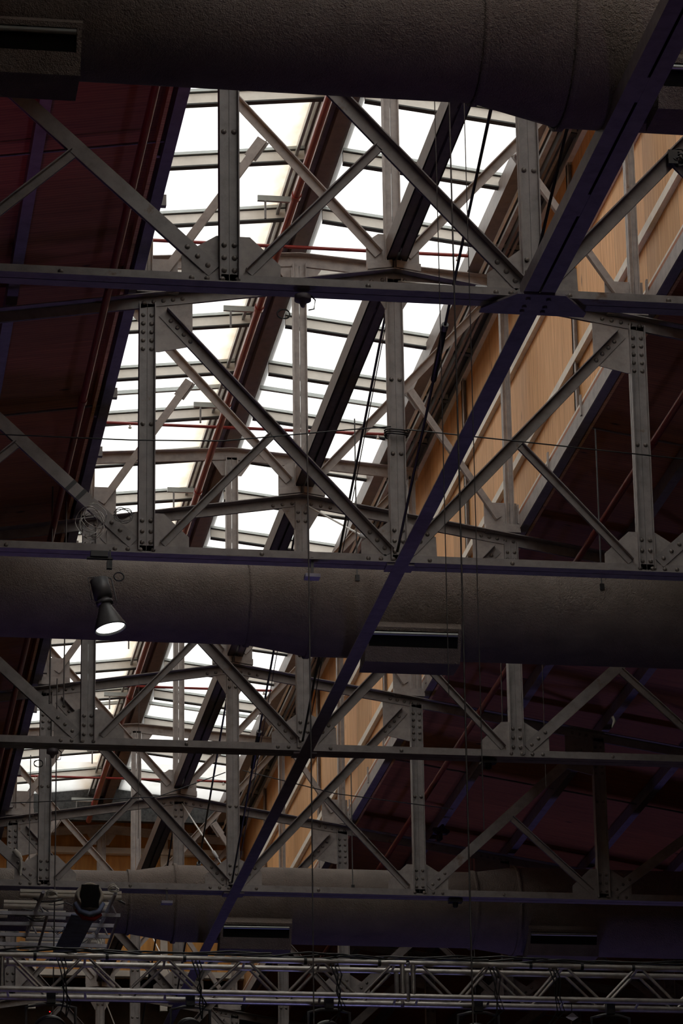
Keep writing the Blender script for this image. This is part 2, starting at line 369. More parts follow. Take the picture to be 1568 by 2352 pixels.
# ------------------------------------------------------------------ roof trusses
def L2(w, d, t, side, f, g=.006):
    """flat leg centred on u, outstanding leg at u = side*w/2, on face f (-1 camera)"""
    s = side; e = s*w/2
    pts = [(-e, f*g), (e, f*g), (e, f*(g+d)), (e-s*t, f*(g+d)), (e-s*t, f*(g+t)), (-e, f*(g+t))]
    return pts
def member(p0, p1, w, d, side, t=.009, faces=(-1, 1), off=0):
    p0 = Vector(p0); p1 = Vector(p1); dr = (p1-p0).normalized(); U = Vector((-dr.z, 0, dr.x))
    if U.z < 0: U = -U
    mb = MB()
    for f in faces: mb.profile(p0+U*off, p1+U*off, L2(w, d, t, side, f), U, Y)
    return mb
def vertical(x, z0, z1, hw=.072, gap=.0014, d=.05):
    mb = MB(); X = Vector((1, 0, 0))
    for s in (-1, 1):
        for f in (-1, 1):
            g, t = .006, .009
            pts = [(s*gap, f*g), (s*hw, f*g), (s*hw, f*(g+d)), (s*(hw-t), f*(g+d)), (s*(hw-t), f*(g+t)), (s*gap, f*(g+t))]
            mb.profile((x, 0, z0), (x, 0, z1), pts, X, Y)
    return mb
JN = range(-4, 6)
PARTS = []      # (name, mesh)
def plate(poly, y0=-.006, y1=.006):
    return MB().prism([(x, y0, z) for x, z in poly], (0, y0, 0), (0, y1, 0))
# chords
mb = MB(); X = Vector((1, 0, 0)); Z = Vector((0, 0, 1))
for f in (-1, 1):
    mb.profile((-9.6, 0, 0), (11.6, 0, 0), [(f*.006, .10), (f*.006, 0), (f*.11, 0), (f*.11, .009), (f*.015, .009), (f*.015, .10)], Y, Z)
PARTS.append(('bottom_chord', mb.mesh('bottom_chord', M['steel'])))
for sgn in (-1, 1):
    mb = MB(); xe = 11.6 if sgn > 0 else 9.6
    p0 = Vector((0, 0, H0)); p1 = Vector((sgn*xe, 0, topz(xe)))
    for f in (-1, 1):
        mb.profile(p0, p1, [(f*.006, -.055), (f*.006, .05), (f*.11, .05), (f*.11, .041), (f*.015, .041), (f*.015, -.055)], Y, Z)
    PARTS.append(('top_chord', mb.mesh('top_chord', M['steel'])))
RIV = []   # rivet (x, z) local; gusset index
GUS = []   # (name, mesh, [rivets])
BOT = [(-.34, .02), (-.34, .24), (-.09, .40), (.15, .40), (.37, .19), (.37, .02)]
CEN = [(-.33, .02), (-.33, .21), (-.08, .41), (.08, .41), (.33, .28), (.34, .02)]
def along(p0, p1, start, n, step):
    p0 = Vector(p0); d = (Vector(p1)-p0).normalized(); return [p0+d*(start+step*i) for i in range(n)]
for j in JN:
    x = j*W; h = topz(x)
    PARTS.append(('vertical_post', vertical(x, .05, h-.02).mesh('vertical_post', M['steel'])))
    s = 1 if j > 0 else -1
    if j == 0: poly = CEN
    else: poly = [(x+s*-u if False else x+(u if s < 0 else -u), z) for u, z in BOT]
    riv = []
    for r_ in range(3):
        for c in (-.037, .037): riv.append((x+c, .13+.098*r_))
    for c in (-.27, -.16, -.05, .06) if j <= 0 else (.27, .16, .05, -.06): riv.append((x+c, .06))
    if j == 0: riv += [(x+.27, .06)]
    gb = [riv]
    if j == 0:
        for s2 in (-1, 1):
            q0 = (s2*.085, 0, .115); q1 = (s2*(W-.14), 0, topz(W)-.10)
            PARTS.append(('diagonal_brace', member(q0, q1, .10, .075, 1).mesh('diagonal_brace', M['steel'])))
            riv += [(p.x, p.z) for p in along(q0, q1, .06, 3, .095)]
            m0 = Vector(q0).lerp(Vector(q1), .5)
            PARTS.append(('sub_strut', member((m0.x+s2*.03, 0, m0.z-.03), (s2*(W-.14), 0, .12), .065, .05, 1).mesh('sub_strut', M['steel'])))
    else:
        if abs(j) < 5:
            xo = s*(abs(j)+1)*W; zt = topz(xo)-.1
            q0 = (x+s*.11, 0, .12); q1 = (xo-s*.14, 0, zt)
            if not (j == 5 or j == -4):
                PARTS.append(('diagonal_brace', member(q0, q1, .115, .014, -1, t=.012).mesh('diagonal_brace', M['steel'])))
                riv += [(p.x, p.z) for p in along(q0, q1, .06, 3, .10)]
                m0 = Vector(q0).lerp(Vector(q1), .5)
                PARTS.append(('sub_strut', member((m0.x+s*.03, 0, m0.z-.03), (xo-s*.14, 0, .12), .065, .05, 1).mesh('sub_strut', M['steel'])))
    GUS.append(('gusset_plate', plate(poly).mesh('gusset_plate', M['steel_light'] if abs(j) < 2 else M['steel']), riv))
    # mid-height stitch rivets belong to the post's own plate
    zm = [1.22] if j else [1.04, 1.74]
    GUS.append(('stitch_plate', plate([(x-.06, z_) for z_ in ()] or [(x-.06, zm[0]-.04), (x+.06, zm[0]-.04), (x+.06, zm[0]+.04), (x-.06, zm[0]+.04)]).mesh('stitch_plate', M['steel']),
                [(x+c, z_) for z_ in zm for c in (-.037, .037)]))
    # top gussets
    if j == 0:
        poly = [(-.24, H0-.03), (-.08, H0-.31), (.08, H0-.31), (.24, H0-.03)]
        riv = [(c, H0-.13-.095*r_) for r_ in range(2) for c in (-.037, .037)]+[(c, H0-.02-abs(c)*.16) for c in (-.30, -.20, -.10, .10, .20, .30)]
    else:
        si = -s   # inner side
        poly = [(x-si*.07, h-.02), (x-si*.07, h-.46), (x+si*.10, h-.47), (x+si*.40, h-.40), (x+si*.40, h-.02-.064*-1)]
        riv = [(x+c, h-.13-.08*r_) for r_ in range(5) for c in (-.037, .037)]+[(x+si*(.0+.085*k_)-si*.03, topz(x+si*.085*k_)-.012) for k_ in range(5)]
        q0 = (si*0 + x - s*.14, 0, h-.10)
        inner_j = abs(j)-1
        if inner_j == 0: base = (s*.085, 0, .115)
        else: base = (s*inner_j*W+s*.11, 0, .12)
        riv += [(p.x, p.z) for p in along(q0, base, .10, 4, .085)]
    GUS.append(('gusset_plate', plate(poly).mesh('gusset_plate', M['steel_light'] if abs(j) < 2 else M['steel']), riv))
single = [(k*W+1.0, .06) for k in range(-3, 5)]
RME = MB().dome((0, 0, 0), .0205, (0, -1, 0), .8).mesh('rivet', M['rivet'])
def in_view(p):
    d = Vector(p)-CAM; z = d.dot(fw); return abs(d.dot(r2)/z*F_PX) < 800 and abs(d.dot(u2)/z*F_PX) < 1190
truss_lab = ['nearest riveted steel truss, its bottom chord meeting the wide blue beam',
             'second riveted steel truss from the front, its bottom chord just above the middle duct',
             'third riveted steel truss, first one beyond the middle duct',
             'fourth riveted steel truss, its bottom chord in front of the farthest duct',
             'fifth riveted steel truss, rising just behind the farthest duct',
             'sixth riveted steel truss, behind the farthest duct and before the plywood end wall',
             'farthest riveted steel truss, right in front of the plywood end wall']
for i in range(7):
    y0 = i*S
    t = thing('roof_truss', truss_lab[i], 'truss', (0, y0, 0), 'riveted trusses across the hall')
    for nm, me in PARTS: link(nm, me, t)
    cand = []
    for gi, (nm, me, riv) in enumerate(GUS):
        g = link(nm, me, t)
        for (x, z) in riv: cand.append((0 if in_view((x, y0, z)) else 1, abs(x), x, z, g))
    for x, z in single: cand.append((1, 9, x, z, t))
    # rivets hidden behind a duct are not among the ones that show
    vis = []
    for c in cand:
        hid = (i == 0 and c[3] > 1.4) or (i == 2 and c[3] > .9 and False)
        vis.append((c[0]+(2 if hid else 0),)+c[1:])
    vis.sort(key=lambda c: (c[0], c[1]))
    fd = -.016
    rest = MB()
    for n_, c in enumerate(vis):
        if n_ < 100 and c[4] is not t: link('rivet', RME, c[4], (c[2], fd, c[3]))
        else: rest.dome((c[2], fd, c[3]), .0205, (0, -1, 0), .8, 8, 3)
    rest.build('rivets', M['rivet'], t)['kind'] = 'stuff'

# ------------------------------------------------------------------ lantern frames standing on the trusses
LZ = 5.46; LS = .075
def lz(x): return LZ-LS*abs(x)
FR = []
FR.append(('centre_post', vertical(0, H0+.07, lz(0)-.05, .072, .003, .05).mesh('centre_post', M['steel_light'])))
for s in (-1, 1):
    mb = MB()
    for f in (-1, 1):
        mb.profile((0, 0, LZ), (s*2.28, 0, lz(2.28)), [(f*.006, -.075), (f*.006, .05), (f*.10, .05), (f*.10, .04), (f*.015, .04), (f*.015, -.075)], Y, Z)
    FR.append(('top_member', mb.mesh('top_member', M['steel_light'])))
    FR.append(('side_post', vertical(s*2.2, H1+.1, lz(2.2)-.03, .045, .004, .04).mesh('side_post', M['steel_light'])))
    q0 = (s*.13, 0, 2.94); q1 = (s*2.12, 0, lz(2.1)-.12)
    FR.append(('diagonal_brace', member(q0, q1, .085, .06, 1, faces=(-1,)).mesh('diagonal_brace', M['steel_light'])))
    a = Vector((s*2.08, 0, 2.62)); b = Vector((s*1.17, 0, 4.0))
    FR.append(('cross_brace', member(a, b, .08, .055, -1, faces=(-1,)).mesh('cross_brace', M['steel_light'])))
    d = (b-a).normalized(); n = Vector((-d.z, 0, d.x)); c = b
    FR.append(('joint_plate', plate([((c+n*.06-d*.20).x, (c+n*.06-d*.20).z), ((c+n*.06+d*.02).x, (c+n*.06+d*.02).z), ((c-n*.06+d*.02).x, (c-n*.06+d*.02).z), ((c-n*.06-d*.20).x, (c-n*.06-d*.20).z)], 0, .008).mesh('joint_plate', M['steel_light'])))
    FR.append(('head_gusset', plate([(s*.08, LZ-.07), (s*.25, LZ-.085), (s*.12, LZ-.28), (s*.08, LZ-.28)], .0, .01).mesh('head_gusset', M['steel_light'])))
    FR.append(('foot_plate', plate([(s*1.93, H1+.10), (s*1.93, H1+.42), (s*2.28, H1+.42), (s*2.28, H1+.04)], .0, .01).mesh('foot_plate', M['steel_light'])))
    mb = MB(); mb.box(min(s*1.93, s*2.30), max(s*1.93, s*2.30), -.08, 0, H1+.07, H1+.16); FR.append(('foot_angle', mb.mesh('foot_angle', M['steel_light'])))
    mb = MB(); mb.prism([(s*.02, -.08, H0+.07), (s*.24, -.08, H0+.04), (s*.24, -.08, H0+.11), (s*.02, -.08, H0+.14)], (0, -.08, 0), (0, 0, 0)); FR.append(('foot_angle', mb.mesh('foot_angle', M['steel_light'])))
FR.append(('base_gusset', plate([(-.24, H0+.06), (-.24, H0+.34), (-.13, H0+.42), (.13, H0+.42), (.24, H0+.36), (.24, H0+.06)], 0, .01).mesh('base_gusset', M['steel_light'])))
for i in range(1, 7):
    t = thing('lantern_truss', 'pale braced lantern truss standing on the %s truss from the front' % ORD[i], 'frame', (0, i*S+.0, 0), 'lantern trusses under the skylight')
    for nm, me in FR: link(nm, me, t, (0, .0, 0))

# lower ridge beam (two brown channels) running from truss peak to truss peak
t = thing('truss_ridge_beam', 'brown double channel running along the truss peaks under the skylight', 'beam', (0.03, 0, 2.98))
for s in (-1, 1):
    MB().box(min(s*.012, s*.095), max(s*.012, s*.095), -8, 35.2, -.09, -.078).box(min(s*.085, s*.097), max(s*.085, s*.097), -8, 35.2, -.09, .09).box(min(s*.012, s*.095), max(s*.012, s*.095), -8, 35.2, .078, .09).build('channel', M['brown'], t)
for k in range(30):
    MB().box(-.012, .012, -7+k*1.4, -6.9+k*1.4, -.06, .06).build('spacer', M['brown'], t)

# ------------------------------------------------------------------ tie beams in the middle of the hall
t = thing('wide_tie_beam', 'wide blue-lit slotted tie beam coming from the upper right corner to the nearest truss', 'beam', (0, 0, -.012))
for s in (-1, 1):
    MB().box(min(s*.010, s*.115), max(s*.010, s*.115), -16, -.12, -.012, 0).box(min(s*.103, s*.115), max(s*.103, s*.115), -16, -.12, 0, .10).build('channel', M['purlin'], t)
for yy in (-1.55, -3.3, -5.05, -6.8): MB().box(-.03, .03, yy-.35, yy, -.010, -.002).build('batten_plate', M['purlin'], t)
MB().prism([(-.37, .13, -.03), (-.37, .05, -.03), (-.16, -.24, -.03), (.19, -.24, -.03), (.40, .05, -.03), (.40, .13, -.03)], (0, 0, -.03), (0, 0, -.014)).build('end_plate', M['purlin'], t)
for a in (-.07, .08):
    for b in (-.03, .05, -.17): MB().revolve((a, b, -.03), (0, 0, -1), [(0, .018), (.018, .018)], 6, False, True).build('bolt', M['purlin'], t)
MB().box(-.10, .10, -16, -.12, .05, .06).build('slot_dark_plate', M['black'], t)  # black plate added to close the slot, its darkness standing in for shade
t = thing('narrow_tie_beam', 'narrow dark blue tie beam running away under the trusses from the nearest one', 'beam', (0, 0, -.02))
MB().box(-.062, .062, .12, 35.2, -.012, 0).box(-.006, .006, .12, 35.2, 0, .0).build('flange', M['purlin'], t)
MB().box(-.006, .006, .12, 35.2, 0, .015).build('web', M['purlin'], t)
for i in range(1, 7): MB().box(-.12, .12, i*S-.09, i*S+.09, -.004, .016).build('seat_plate', M['purlin'], t)

# ------------------------------------------------------------------ red sprinkler pipes
def pipe(name, pts, r, label, group=None, couple=None, heads=()):
    t = thing(name, label, 'pipe', (0, 0, 0), group)
    MB().tube(pts, r, 12).build('pipe', M['red'], t)
    if couple:
        a, b = Vector(pts[0]), Vector(pts[-1]); L = (b-a).length; d = (b-a).normalized(); k = couple*.5
        while k < L:
            MB().tube([a+d*(k-.04), a+d*(k+.04)], r*1.25, 12).build('coupling', M['red'], t); k += couple
    for h in heads:
        o = MB().tube([Vector(h), Vector(h)+Vector((0, 0, -.05))], .012, 8); o.tube([Vector(h)+Vector((0, 0, -.05)), Vector(h)+Vector((0, 0, -.06))], .02, 8)
        o.build('sprinkler_head', M['chrome'], t)
    return t
t = pipe('sprinkler_pipe', [(-.30, -12, 5.31), (-.30, 34, 5.31)], .042, 'long red sprinkler main running just left of the skylight ridge', None, 2.9)
for k in range(12):
    y = 1.6+2.9*k
    MB().box(-.62, -.22, y, y+.035, 5.50, 5.56).build('support_arm', M['alu'], t)
    MB().box(-.55, -.53, y, y+.02, 5.3, 5.5).build('hanger_rod', M['wire'], t)
pipe('sprinkler_pipe', [(-2.6, -12, 2.2), (-2.6, 35, 2.2)], .034, 'long red pipe under the left roof slope beside the skylight opening', None, 4.4)
pipe('sprinkler_pipe', [(2.8, -12, 2.02), (2.8, 35, 2.02)], .034, 'long red pipe under the right roof slope beside the plywood wall', None, 4.4)
for k, y in enumerate((11.05, 16.3, 21.5, 26.65, 31.5)):
    pipe('branch_pipe', [(-1.75, y, 5.33), (1.72, y, 5.33)], .019, 'thin red branch pipe crossing under the glass, %s from the near end' % ORD[k], 'red branch pipes', None, [(1.6, y, 5.33), (-1.35, y, 5.33)])

# ------------------------------------------------------------------ ducts
def make_duct(y, label, diffs, seams, hangers, taper=(-.95, -.38), r0=.385, r1=.475):
    t = thing('air_duct', label, 'duct', (0, y, .59), 'fat dark air ducts across the hall')
    prof = []
    x = -12.3
    def rad(x):
        if x < taper[0]: return r0
        if x < taper[1]: return r0+(r1-r0)*(x-taper[0])/(taper[1]-taper[0])
        if x < 3.37: return r1
        if x < 3.9: return r1+.075*(x-3.37)/.53
        return r1+.075
    xs = sorted(set([-12.3, taper[0], taper[1], 3.37, 3.9, 12.3]+[k*1.0 for k in range(-12, 13)]))
    for x in xs: prof.append((x, rad(x)))
    MB().revolve((0, 0, 0), (1, 0, 0), prof, 72, True, True).build('duct_body', M['duct'], t)
    for x in (taper[0], taper[1], 3.37, 3.9):
        r = rad(x); MB().revolve((x, 0, 0), (1, 0, 0), [(-.022, r), (-.02, r+.022), (.02, r+.022), (.022, r)], 64).build('joint_collar', M['duct'], t)
    for x in seams:
        r = rad(x); MB().revolve((x, 0, 0), (1, 0, 0), [(-.012, r), (-.01, r+.006), (.01, r+.006), (.012, r)], 64).build('seam_band', M['duct'], t)
    for x in hangers:
        r = rad(x)
        yy = -r*.92; zz = r*.30
        mb = MB().box(x-.02, x+.02, yy-.035, yy+.03, zz-.03, zz+.03); mb.build('hanger_bracket', M['black'], t)
        MB().box(x-.006, x+.006, yy-.012, yy-.006, zz, 1.75).build('hanger_strap', M['dgrey'], t)
    for xd, wd in diffs:
        zb = -.65; r = rad(xd)
        yf = -.50
        d = MB()
        # tapered top, cheeks, front frame and bottom of the outlet box
        z_t = -.345; z_s = -.24
        x0, x1 = xd-wd/2, xd+wd/2
        d.prism([(x0+.02, -r*.80, z_s), (x0+.02, -r*.55, z_s+.02), (x0, yf+.46, zb), (x0, yf+.12, zb), (x0, yf, z_t)], (x0, 0, 0), (x1-.02, 0, 0))
        b = d.build('air_diffuser', M['duct'], t)
        fx0, fx1 = x0+.03, x1-.05
        def slab(mb, xa, xb, ta, tb, o0, o1):   # plate on the tilted face; ta, tb: 0 top .. 1 bottom
            q = lambda t_, o_: (xa, yf+.12*t_-o_, z_t+(zb-z_t)*t_)
            return mb.prism([q(ta, o1), q(tb, o1), q(tb, o0), q(ta, o0)], (xa, 0, 0), (xb, 0, 0))
        fr = MB(); e = x1-.02
        slab(fr, x0, e, 0, .10, 0, .014); slab(fr, x0, e, .56, 1, 0, .014); slab(fr, x0, fx0, .10, .56, 0, .014); slab(fr, fx1, e, .10, .56, 0, .014)
        fr.build('outlet_frame', M['duct'], b)
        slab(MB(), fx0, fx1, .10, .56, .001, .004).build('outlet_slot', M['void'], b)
        MB().tube([(fx0+.005, yf+.004, z_t-.06), (fx1-.005, yf+.004, z_t-.055)], .018, 12).build('air_blade', M['alu'], b)
    return t
make_duct(-.5*S, 'nearest fat dark air duct, crossing the very top of the view', [(-3.98, .92), (.60, .92)], [1.2], [-2.18, .62], r0=.44, r1=.57)
make_duct(1.5*S, 'middle fat dark air duct, crossing behind the second truss', [(.56, .92), (5.2, .92), (-4.0, .92)], [1.95], [.03, 2.37])
make_duct(3.5*S, 'farthest fat air duct, pale on top, behind the fourth truss', [(.60, .90), (4.45, .92)], [.98, -2.0], [-2.2, 1.8])

# ------------------------------------------------------------------ rod bracing along the ridge plane
for i in range(0, 6):
    y0, y1 = (i-1)*S, i*S
    if i >= 0:
        t = thing('brace_rod', 'dark sloping tie rod with turnbuckle ending at the foot of the %s truss' % ORD[i], 'rod', (0, 0, 0), 'dark tie rods along the middle')
        a = Vector((-.02, y0+.1, H0-.12)); b = Vector((-.02, y1-.05, .12))
        MB().tube([a, b], .012, 8).build('rod', M['black'], t)
        m_ = a.lerp(b, .62); d = (b-a).normalized()
        MB().tube([m_-d*.3, m_-d*.27, m_+d*.27, m_+d*.3], [.014, .026, .026, .014], 10).build('turnbuckle', M['black'], t)
        MB().tube([m_-d*.36, m_-d*.3], .03, 8).build('lock_nut', M['dgrey'], t)
for i in range(1, 7):
    y0, y1 = i*S, (i-1)*S
    t = thing('bright_brace_rod', 'bright steel tie rod sloping forward from the peak of the %s truss' % ORD[i], 'rod', (0, 0, 0), 'bright tie rods along the middle')
    a = Vector((.04, y0-.05, H0-.06)); b = Vector((.04, y1+.1, .12))
    MB().tube([a, a.lerp(b, .62)], .010, 8).build('rod', M['chrome'], t)
    m_ = a.lerp(b, .66); d = (b-a).normalized()
    MB().tube([m_-d*.25, m_-d*.22, m_+d*.22, m_+d*.25], [.012, .024, .024, .012], 10).build('turnbuckle', M['dgrey'], t)
    MB().tube([a.lerp(b, .68), b], .010, 8).build('rod', M['wire'], t)
# slanting thin wires in the ridge plane
for k, (a, b, lab) in enumerate((((.17, 1.0, 3.0), (.17, 6.9, .55), 'first'), ((.17, 7.0, 3.0), (.17, 12.6, .45), 'second'), ((.17, 12.8, 3.0), (.17, 18.4, .5), 'third'))):
    tag(MB().tube([a, b], .005, 6).build('slack_wire', M['black']), 'thin dark slanting wire beside the dark tie rod in the %s bay' % lab, 'wire', 'thin slanting wires')

# hanging wires in front of everything
for x, y, z0, z1, r, lab in ((-.768, -1.0, 3.0, -6.5, .006, 'longest hanging wire, passing over the top duct right of centre'),
                        (-.872, -1.0, 2.9, -3.3, .0035, 'thin hanging wire just left of the longest one'),
                        (-.662, -1.0, 2.9, -4.2, .0035, 'thin hanging wire just right of the longest one'),
                        (-.915, 5.0, 1.0, -5.6, .006, 'long hanging wire crossing the middle duct and stage truss'),
                        (2.33, 13.0, 2.56, .4, .006, 'short hanging wire before the right dark roof'),
                        (2.78, 13.0, 2.3, .1, .004, 'thin wire hanging right of the short one before the dark roof'),
                        (3.7, 22.0, 1.9, -3.3, .007, 'pale wire hanging before the far right roof'),
                        (-2.62, 11.2, 3.6, .3, .008, 'dark wire dropping past the left skylight edge'),
                        (-2.48, 11.2, 3.4, .3, .007, 'second dark wire beside the left skylight edge'),
                        (-2.30, 14.5, 1.6, -2.5, .007, 'dark wire hanging before the lattice rack'),
                        (-1.12, 17.4, 2.52, .6, .004, 'thin wire left of the fourth truss centre')):
    tag(MB().tube([(x, y, z0), (x+.004, y, (z0+z1)/2), (x, y, z1)], r, 6).build('hanging_wire', M['wire']), lab, 'wire')
# cable strung across the second truss
pts = [(-3.6, 5.70, 1.02), (-2.35, 5.70, 1.018), (-1.55, 5.70, 1.045), (-.44, 5.70, 1.20), (-.07, 5.70, 1.245)]
pts2 = [(.07, 5.70, 1.225), (1.1, 5.70, 1.155), (2.55, 5.70, 1.055), (4.4, 5.70, 1.03)]
t = thing('strung_cable', 'dark slack cable strung across the second truss and knotted round its centre post', 'cable', (0, 0, 0))
MB().tube(pts, .006, 6).tube(pts2, .006, 6).build('cable', M['black'], t)
mb = MB()
for k in range(3): mb.tube([(.105*math.cos(a_*math.pi/6)*1.0, S+.085*math.sin(a_*math.pi/6), 1.21+.02*k+.01*math.cos(a_)) for a_ in range(13)], .007, 6)
mb.build('knot', M['black'], t)
pts = [(-2.6, 17.38, .98), (-1.6, 17.38, 1.05), (-.9, 17.38, 1.1), (-.1, 17.38, 1.42)]
t = thing('strung_cable', 'thin slack cable strung across the left half of the fourth truss', 'cable', (0, 0, 0))
MB().tube(pts, .006, 6).build('cable', M['black'], t)
pts = [(.1, 17.38, 1.45), (1.2, 17.38, 1.2), (2.6, 17.38, 1.05)]
t = thing('strung_cable', 'thin slack cable strung across the right half of the fourth truss', 'cable', (0, 0, 0))
MB().tube(pts, .006, 6).build('cable', M['black'], t)

def ring(c, r, rr, n=20, tilt=0.0, turns=1, jit=0.0):
    c = Vector(c); P = []
    for k in range(n*turns+1):
        a = 2*math.pi*k/n; q = r*(1+jit*math.sin(k*.7))
        P.append(c+Vector((q*math.cos(a), .006*math.sin(k*.31)+tilt*q*math.sin(a), q*math.sin(a)*.95)))
    return MB().tube(P, rr, 5)
# ------------------------------------------------------------------ fittings hung from bottom chords
def hub_fitting(x, y, lab, cable=True):
    t = thing('ceiling_hub', lab, 'fitting', (x, y, -.03), 'small hubs under the chords')
    MB().revolve((0, 0, 0), (0, 0, -1), [(0, .03), (.01, .06), (.05, .06), (.06, .03), (.10, .012)], 20, True, True).build('hub', M['purlin'], t)
    if cable:
        ring((-.14, 0, -.16), .042, .004, turns=2, jit=.1).build('cable_loop', M['black'], t)
        MB().tube([(.05, 0, 0), (.09, 0, -.04), (.08, 0, -.11), (.04, 0, -.12)], .005, 6).build('cable_tail', M['black'], t)
hub_fitting(-1.675, -.02, 'small round blue-lit hub with a coiled wire under the nearest truss')
hub_fitting(-2.55, 2*S-.02+.0, 'small dark hub with a wire loop under the third truss')
def box_fitting(x, y, lab, s=1.0):
    t = thing('junction_box', lab, 'box', (x, y, -.03), 'flat boxes under the chords')
    MB().box(-.065*s, .065*s, -.05, .06, -.13, -.10).build('box', M['violet'], t)
    MB().box(-.012, .012, -.01, .01, -.10, .06).build('stem', M['dgrey'], t)
box_fitting(-.77, S-.06, 'flat violet-lit box under the second truss just left of its centre')
box_fitting(-.78, 3*S-.06, 'flat violet-lit box under the fourth truss just left of its centre')
# dark clamps
for x, y, lab in ((1.9, 2*S, 'small dark clamp under the third truss right of the plywood'), (2.62, 3*S, 'small dark clamp under the fourth truss on the right')):
    t = thing('beam_clamp', lab, 'clamp', (x, y, -.01))
    MB().box(-.08, .08, -.05, .05, -.04, 0).build('jaw', M['black'], t); MB().revolve((0, 0, -.04), (0, 0, -1), [(0, .035), (.05, .03), (.06, .012)], 14, False, True).build('knob', M['black'], t)
# pendant spot with lit face
t = thing('pendant_spotlight', 'lit conical spotlight hanging from the second truss on the left', 'lamp', (-2.56, S-.14, 0))
MB().box(-.13, .02, -.04, .04, -.07, -.02).box(-.16, .06, -.02, .02, -.085, -.07).build('clamp', M['black'], t)
MB().box(.03, .045, -.01, .01, -.10, 0).build('drop_rod', M['black'], t)
MB().box(.01, .055, -.02, .02, -.17, -.10).build('connector', M['black'], t)
ax = Vector((.22, -.10, -1)).normalized()
c0 = Vector((-.055, 0, -.27))
MB().revolve(c0, ax, [(0, .03), (.0, .078), (.17, .078), (.175, .05), (.20, .05), (.205, .074), (.23, .074), (.24, .05)], 28, True, True).build('lamp_body', M['dgrey'], t)
MB().revolve(c0, ax, [(.235, .05), (.27, .06), (.455, .142), (.467, .142), (.467, .132), (.445, .125)], 36).build('reflector_cone', M['dgrey'], t)
MB().revolve(c0, ax, [(.448, .0005), (.448, .122)], 36).build('lit_face', M['lampface'], t)
for s in (-1, 1):
    MB().tube([(.0, 0, -.24), (s*.10-.05, 0, -.255), (s*.105-.01, -.02, -.46)], .006, 6).build('yoke', M['dgrey'], t)
ring((.115, 0, -.235), .042, .0065, turns=2).build('cable_loop', M['black'], t)
MB().tube([(.04, 0, -.62), (.02, .1, -.75), (-.1, .2, -.72)], .002, 5).build('safety_wire', M['wire'], t)
sl = bpy.data.lights.new('spot_beam', 'SPOT'); sl.energy = 25; sl.spot_size = math.radians(60); sl.color = (1, .97, .85); sl.shadow_soft_size = .08
so = bpy.data.objects.new('spot_beam', sl); COL.objects.link(so); so.location = Vector((-2.56, S-.14, 0))+c0+ax*.47; so.rotation_euler = ax.to_track_quat('-Z', 'Y').to_euler()
# tangled wire coil on the second truss, tape on the diagonal, coil on the nearest truss
t = thing('wire_coil', 'tangled coil of pale wire hanging on the second truss at the left skylight edge', 'coil', (-2.68, S-.12, .27))
mb = MB()
for k in range(7):
    c = Vector((random.uniform(-.03, .03), random.uniform(-.04, .02), random.uniform(-.06, .05))); r = random.uniform(.08, .13)
    mb.tube([c+Vector((r*math.cos(a_*math.pi/9), .03*math.sin(a_+k), r*1.15*math.sin(a_*math.pi/9))) for a_ in range(19)], .0028, 5)
mb.build('loops', M['chrome'], t)
ring((.27, 0, .06), .07, .004, turns=3, jit=.2).build('dark_loop', M['wire'], t)
for k, dx in enumerate((-.42, -.33)):
    q0 = Vector((-2.31, S, .12)); q1 = Vector((-4.26, S, topz(4.4)-.1)); d = (q1-q0).normalized(); n = Vector((-d.z, 0, d.x)); c = q0+d*(.62+.12*k)
    o = MB().prism([c+n*.058-d*.018, c+n*.058+d*.018, c-n*.058+d*.018, c-n*.058-d*.018], (0, 0, 0), (0, -.003, 0)); 
    for i_ in range(1): pass
    o = o.build('tape_band', M['black'], None, (0, -.020, 0)); tag(o, 'black tape band round the left diagonal of the second truss, %s' % ('lower one' if k == 0 else 'upper one'), 'tape')
t = thing('wire_coil', 'dark knot of wire at the right diagonal of the nearest truss under the duct outlet', 'coil', (1.10, -.06, 1.17))
mb = MB()
for k in range(5):
    c = Vector((random.uniform(-.03, .05), random.uniform(-.03, .0), random.uniform(-.04, .04))); r = random.uniform(.03, .06)
    mb.tube([c+Vector((r*math.cos(a_*math.pi/6), .02*math.sin(a_+k), r*math.sin(a_*math.pi/6))) for a_ in range(13)], .008, 5)
mb.build('loops', M['black'], t)
MB().box(-.07, 0, -.04, .02, -.05, .06).build('clip', M['black'], t)
for x, i, lab in ((-2.50, 3, 'white cloth strip tied on the fourth truss at the far left'), (3.45-.25, 2, 'small white rag tied to the right diagonal of the third truss')):
    t = thing('cloth_strip', lab, 'cloth', (x, i*S-.05, .33 if i == 3 else .42))
    MB().tube([(-.05, -.02, .10), (0, -.03, .04), (.03, -.03, .0), (.02, -.03, -.12), (.03, -.03, -.20)] if i == 3 else [(0, -.02, .05), (.02, -.03, 0), (-.01, -.03, -.07)], [.03, .035, .02, .022, .012] if i == 3 else [.02, .02, .006], 8).build('cloth', M['rope'], t)
# dark fan-like fitting on the right roof
t = thing('dark_fitting', 'small dark fan-shaped fitting on the right roof purlin', 'fitting', (3.36, 22.4, 2.1))
for a_ in (0.3, 1.3, 2.6, 4.4): MB().tube([(0, -.05, 0), (.07*math.cos(a_), -.06, .07*math.sin(a_)), (.12*math.cos(a_), -.05, .12*math.sin(a_))], [.03, .05, .02], 8).build('blade', M['black'], t)

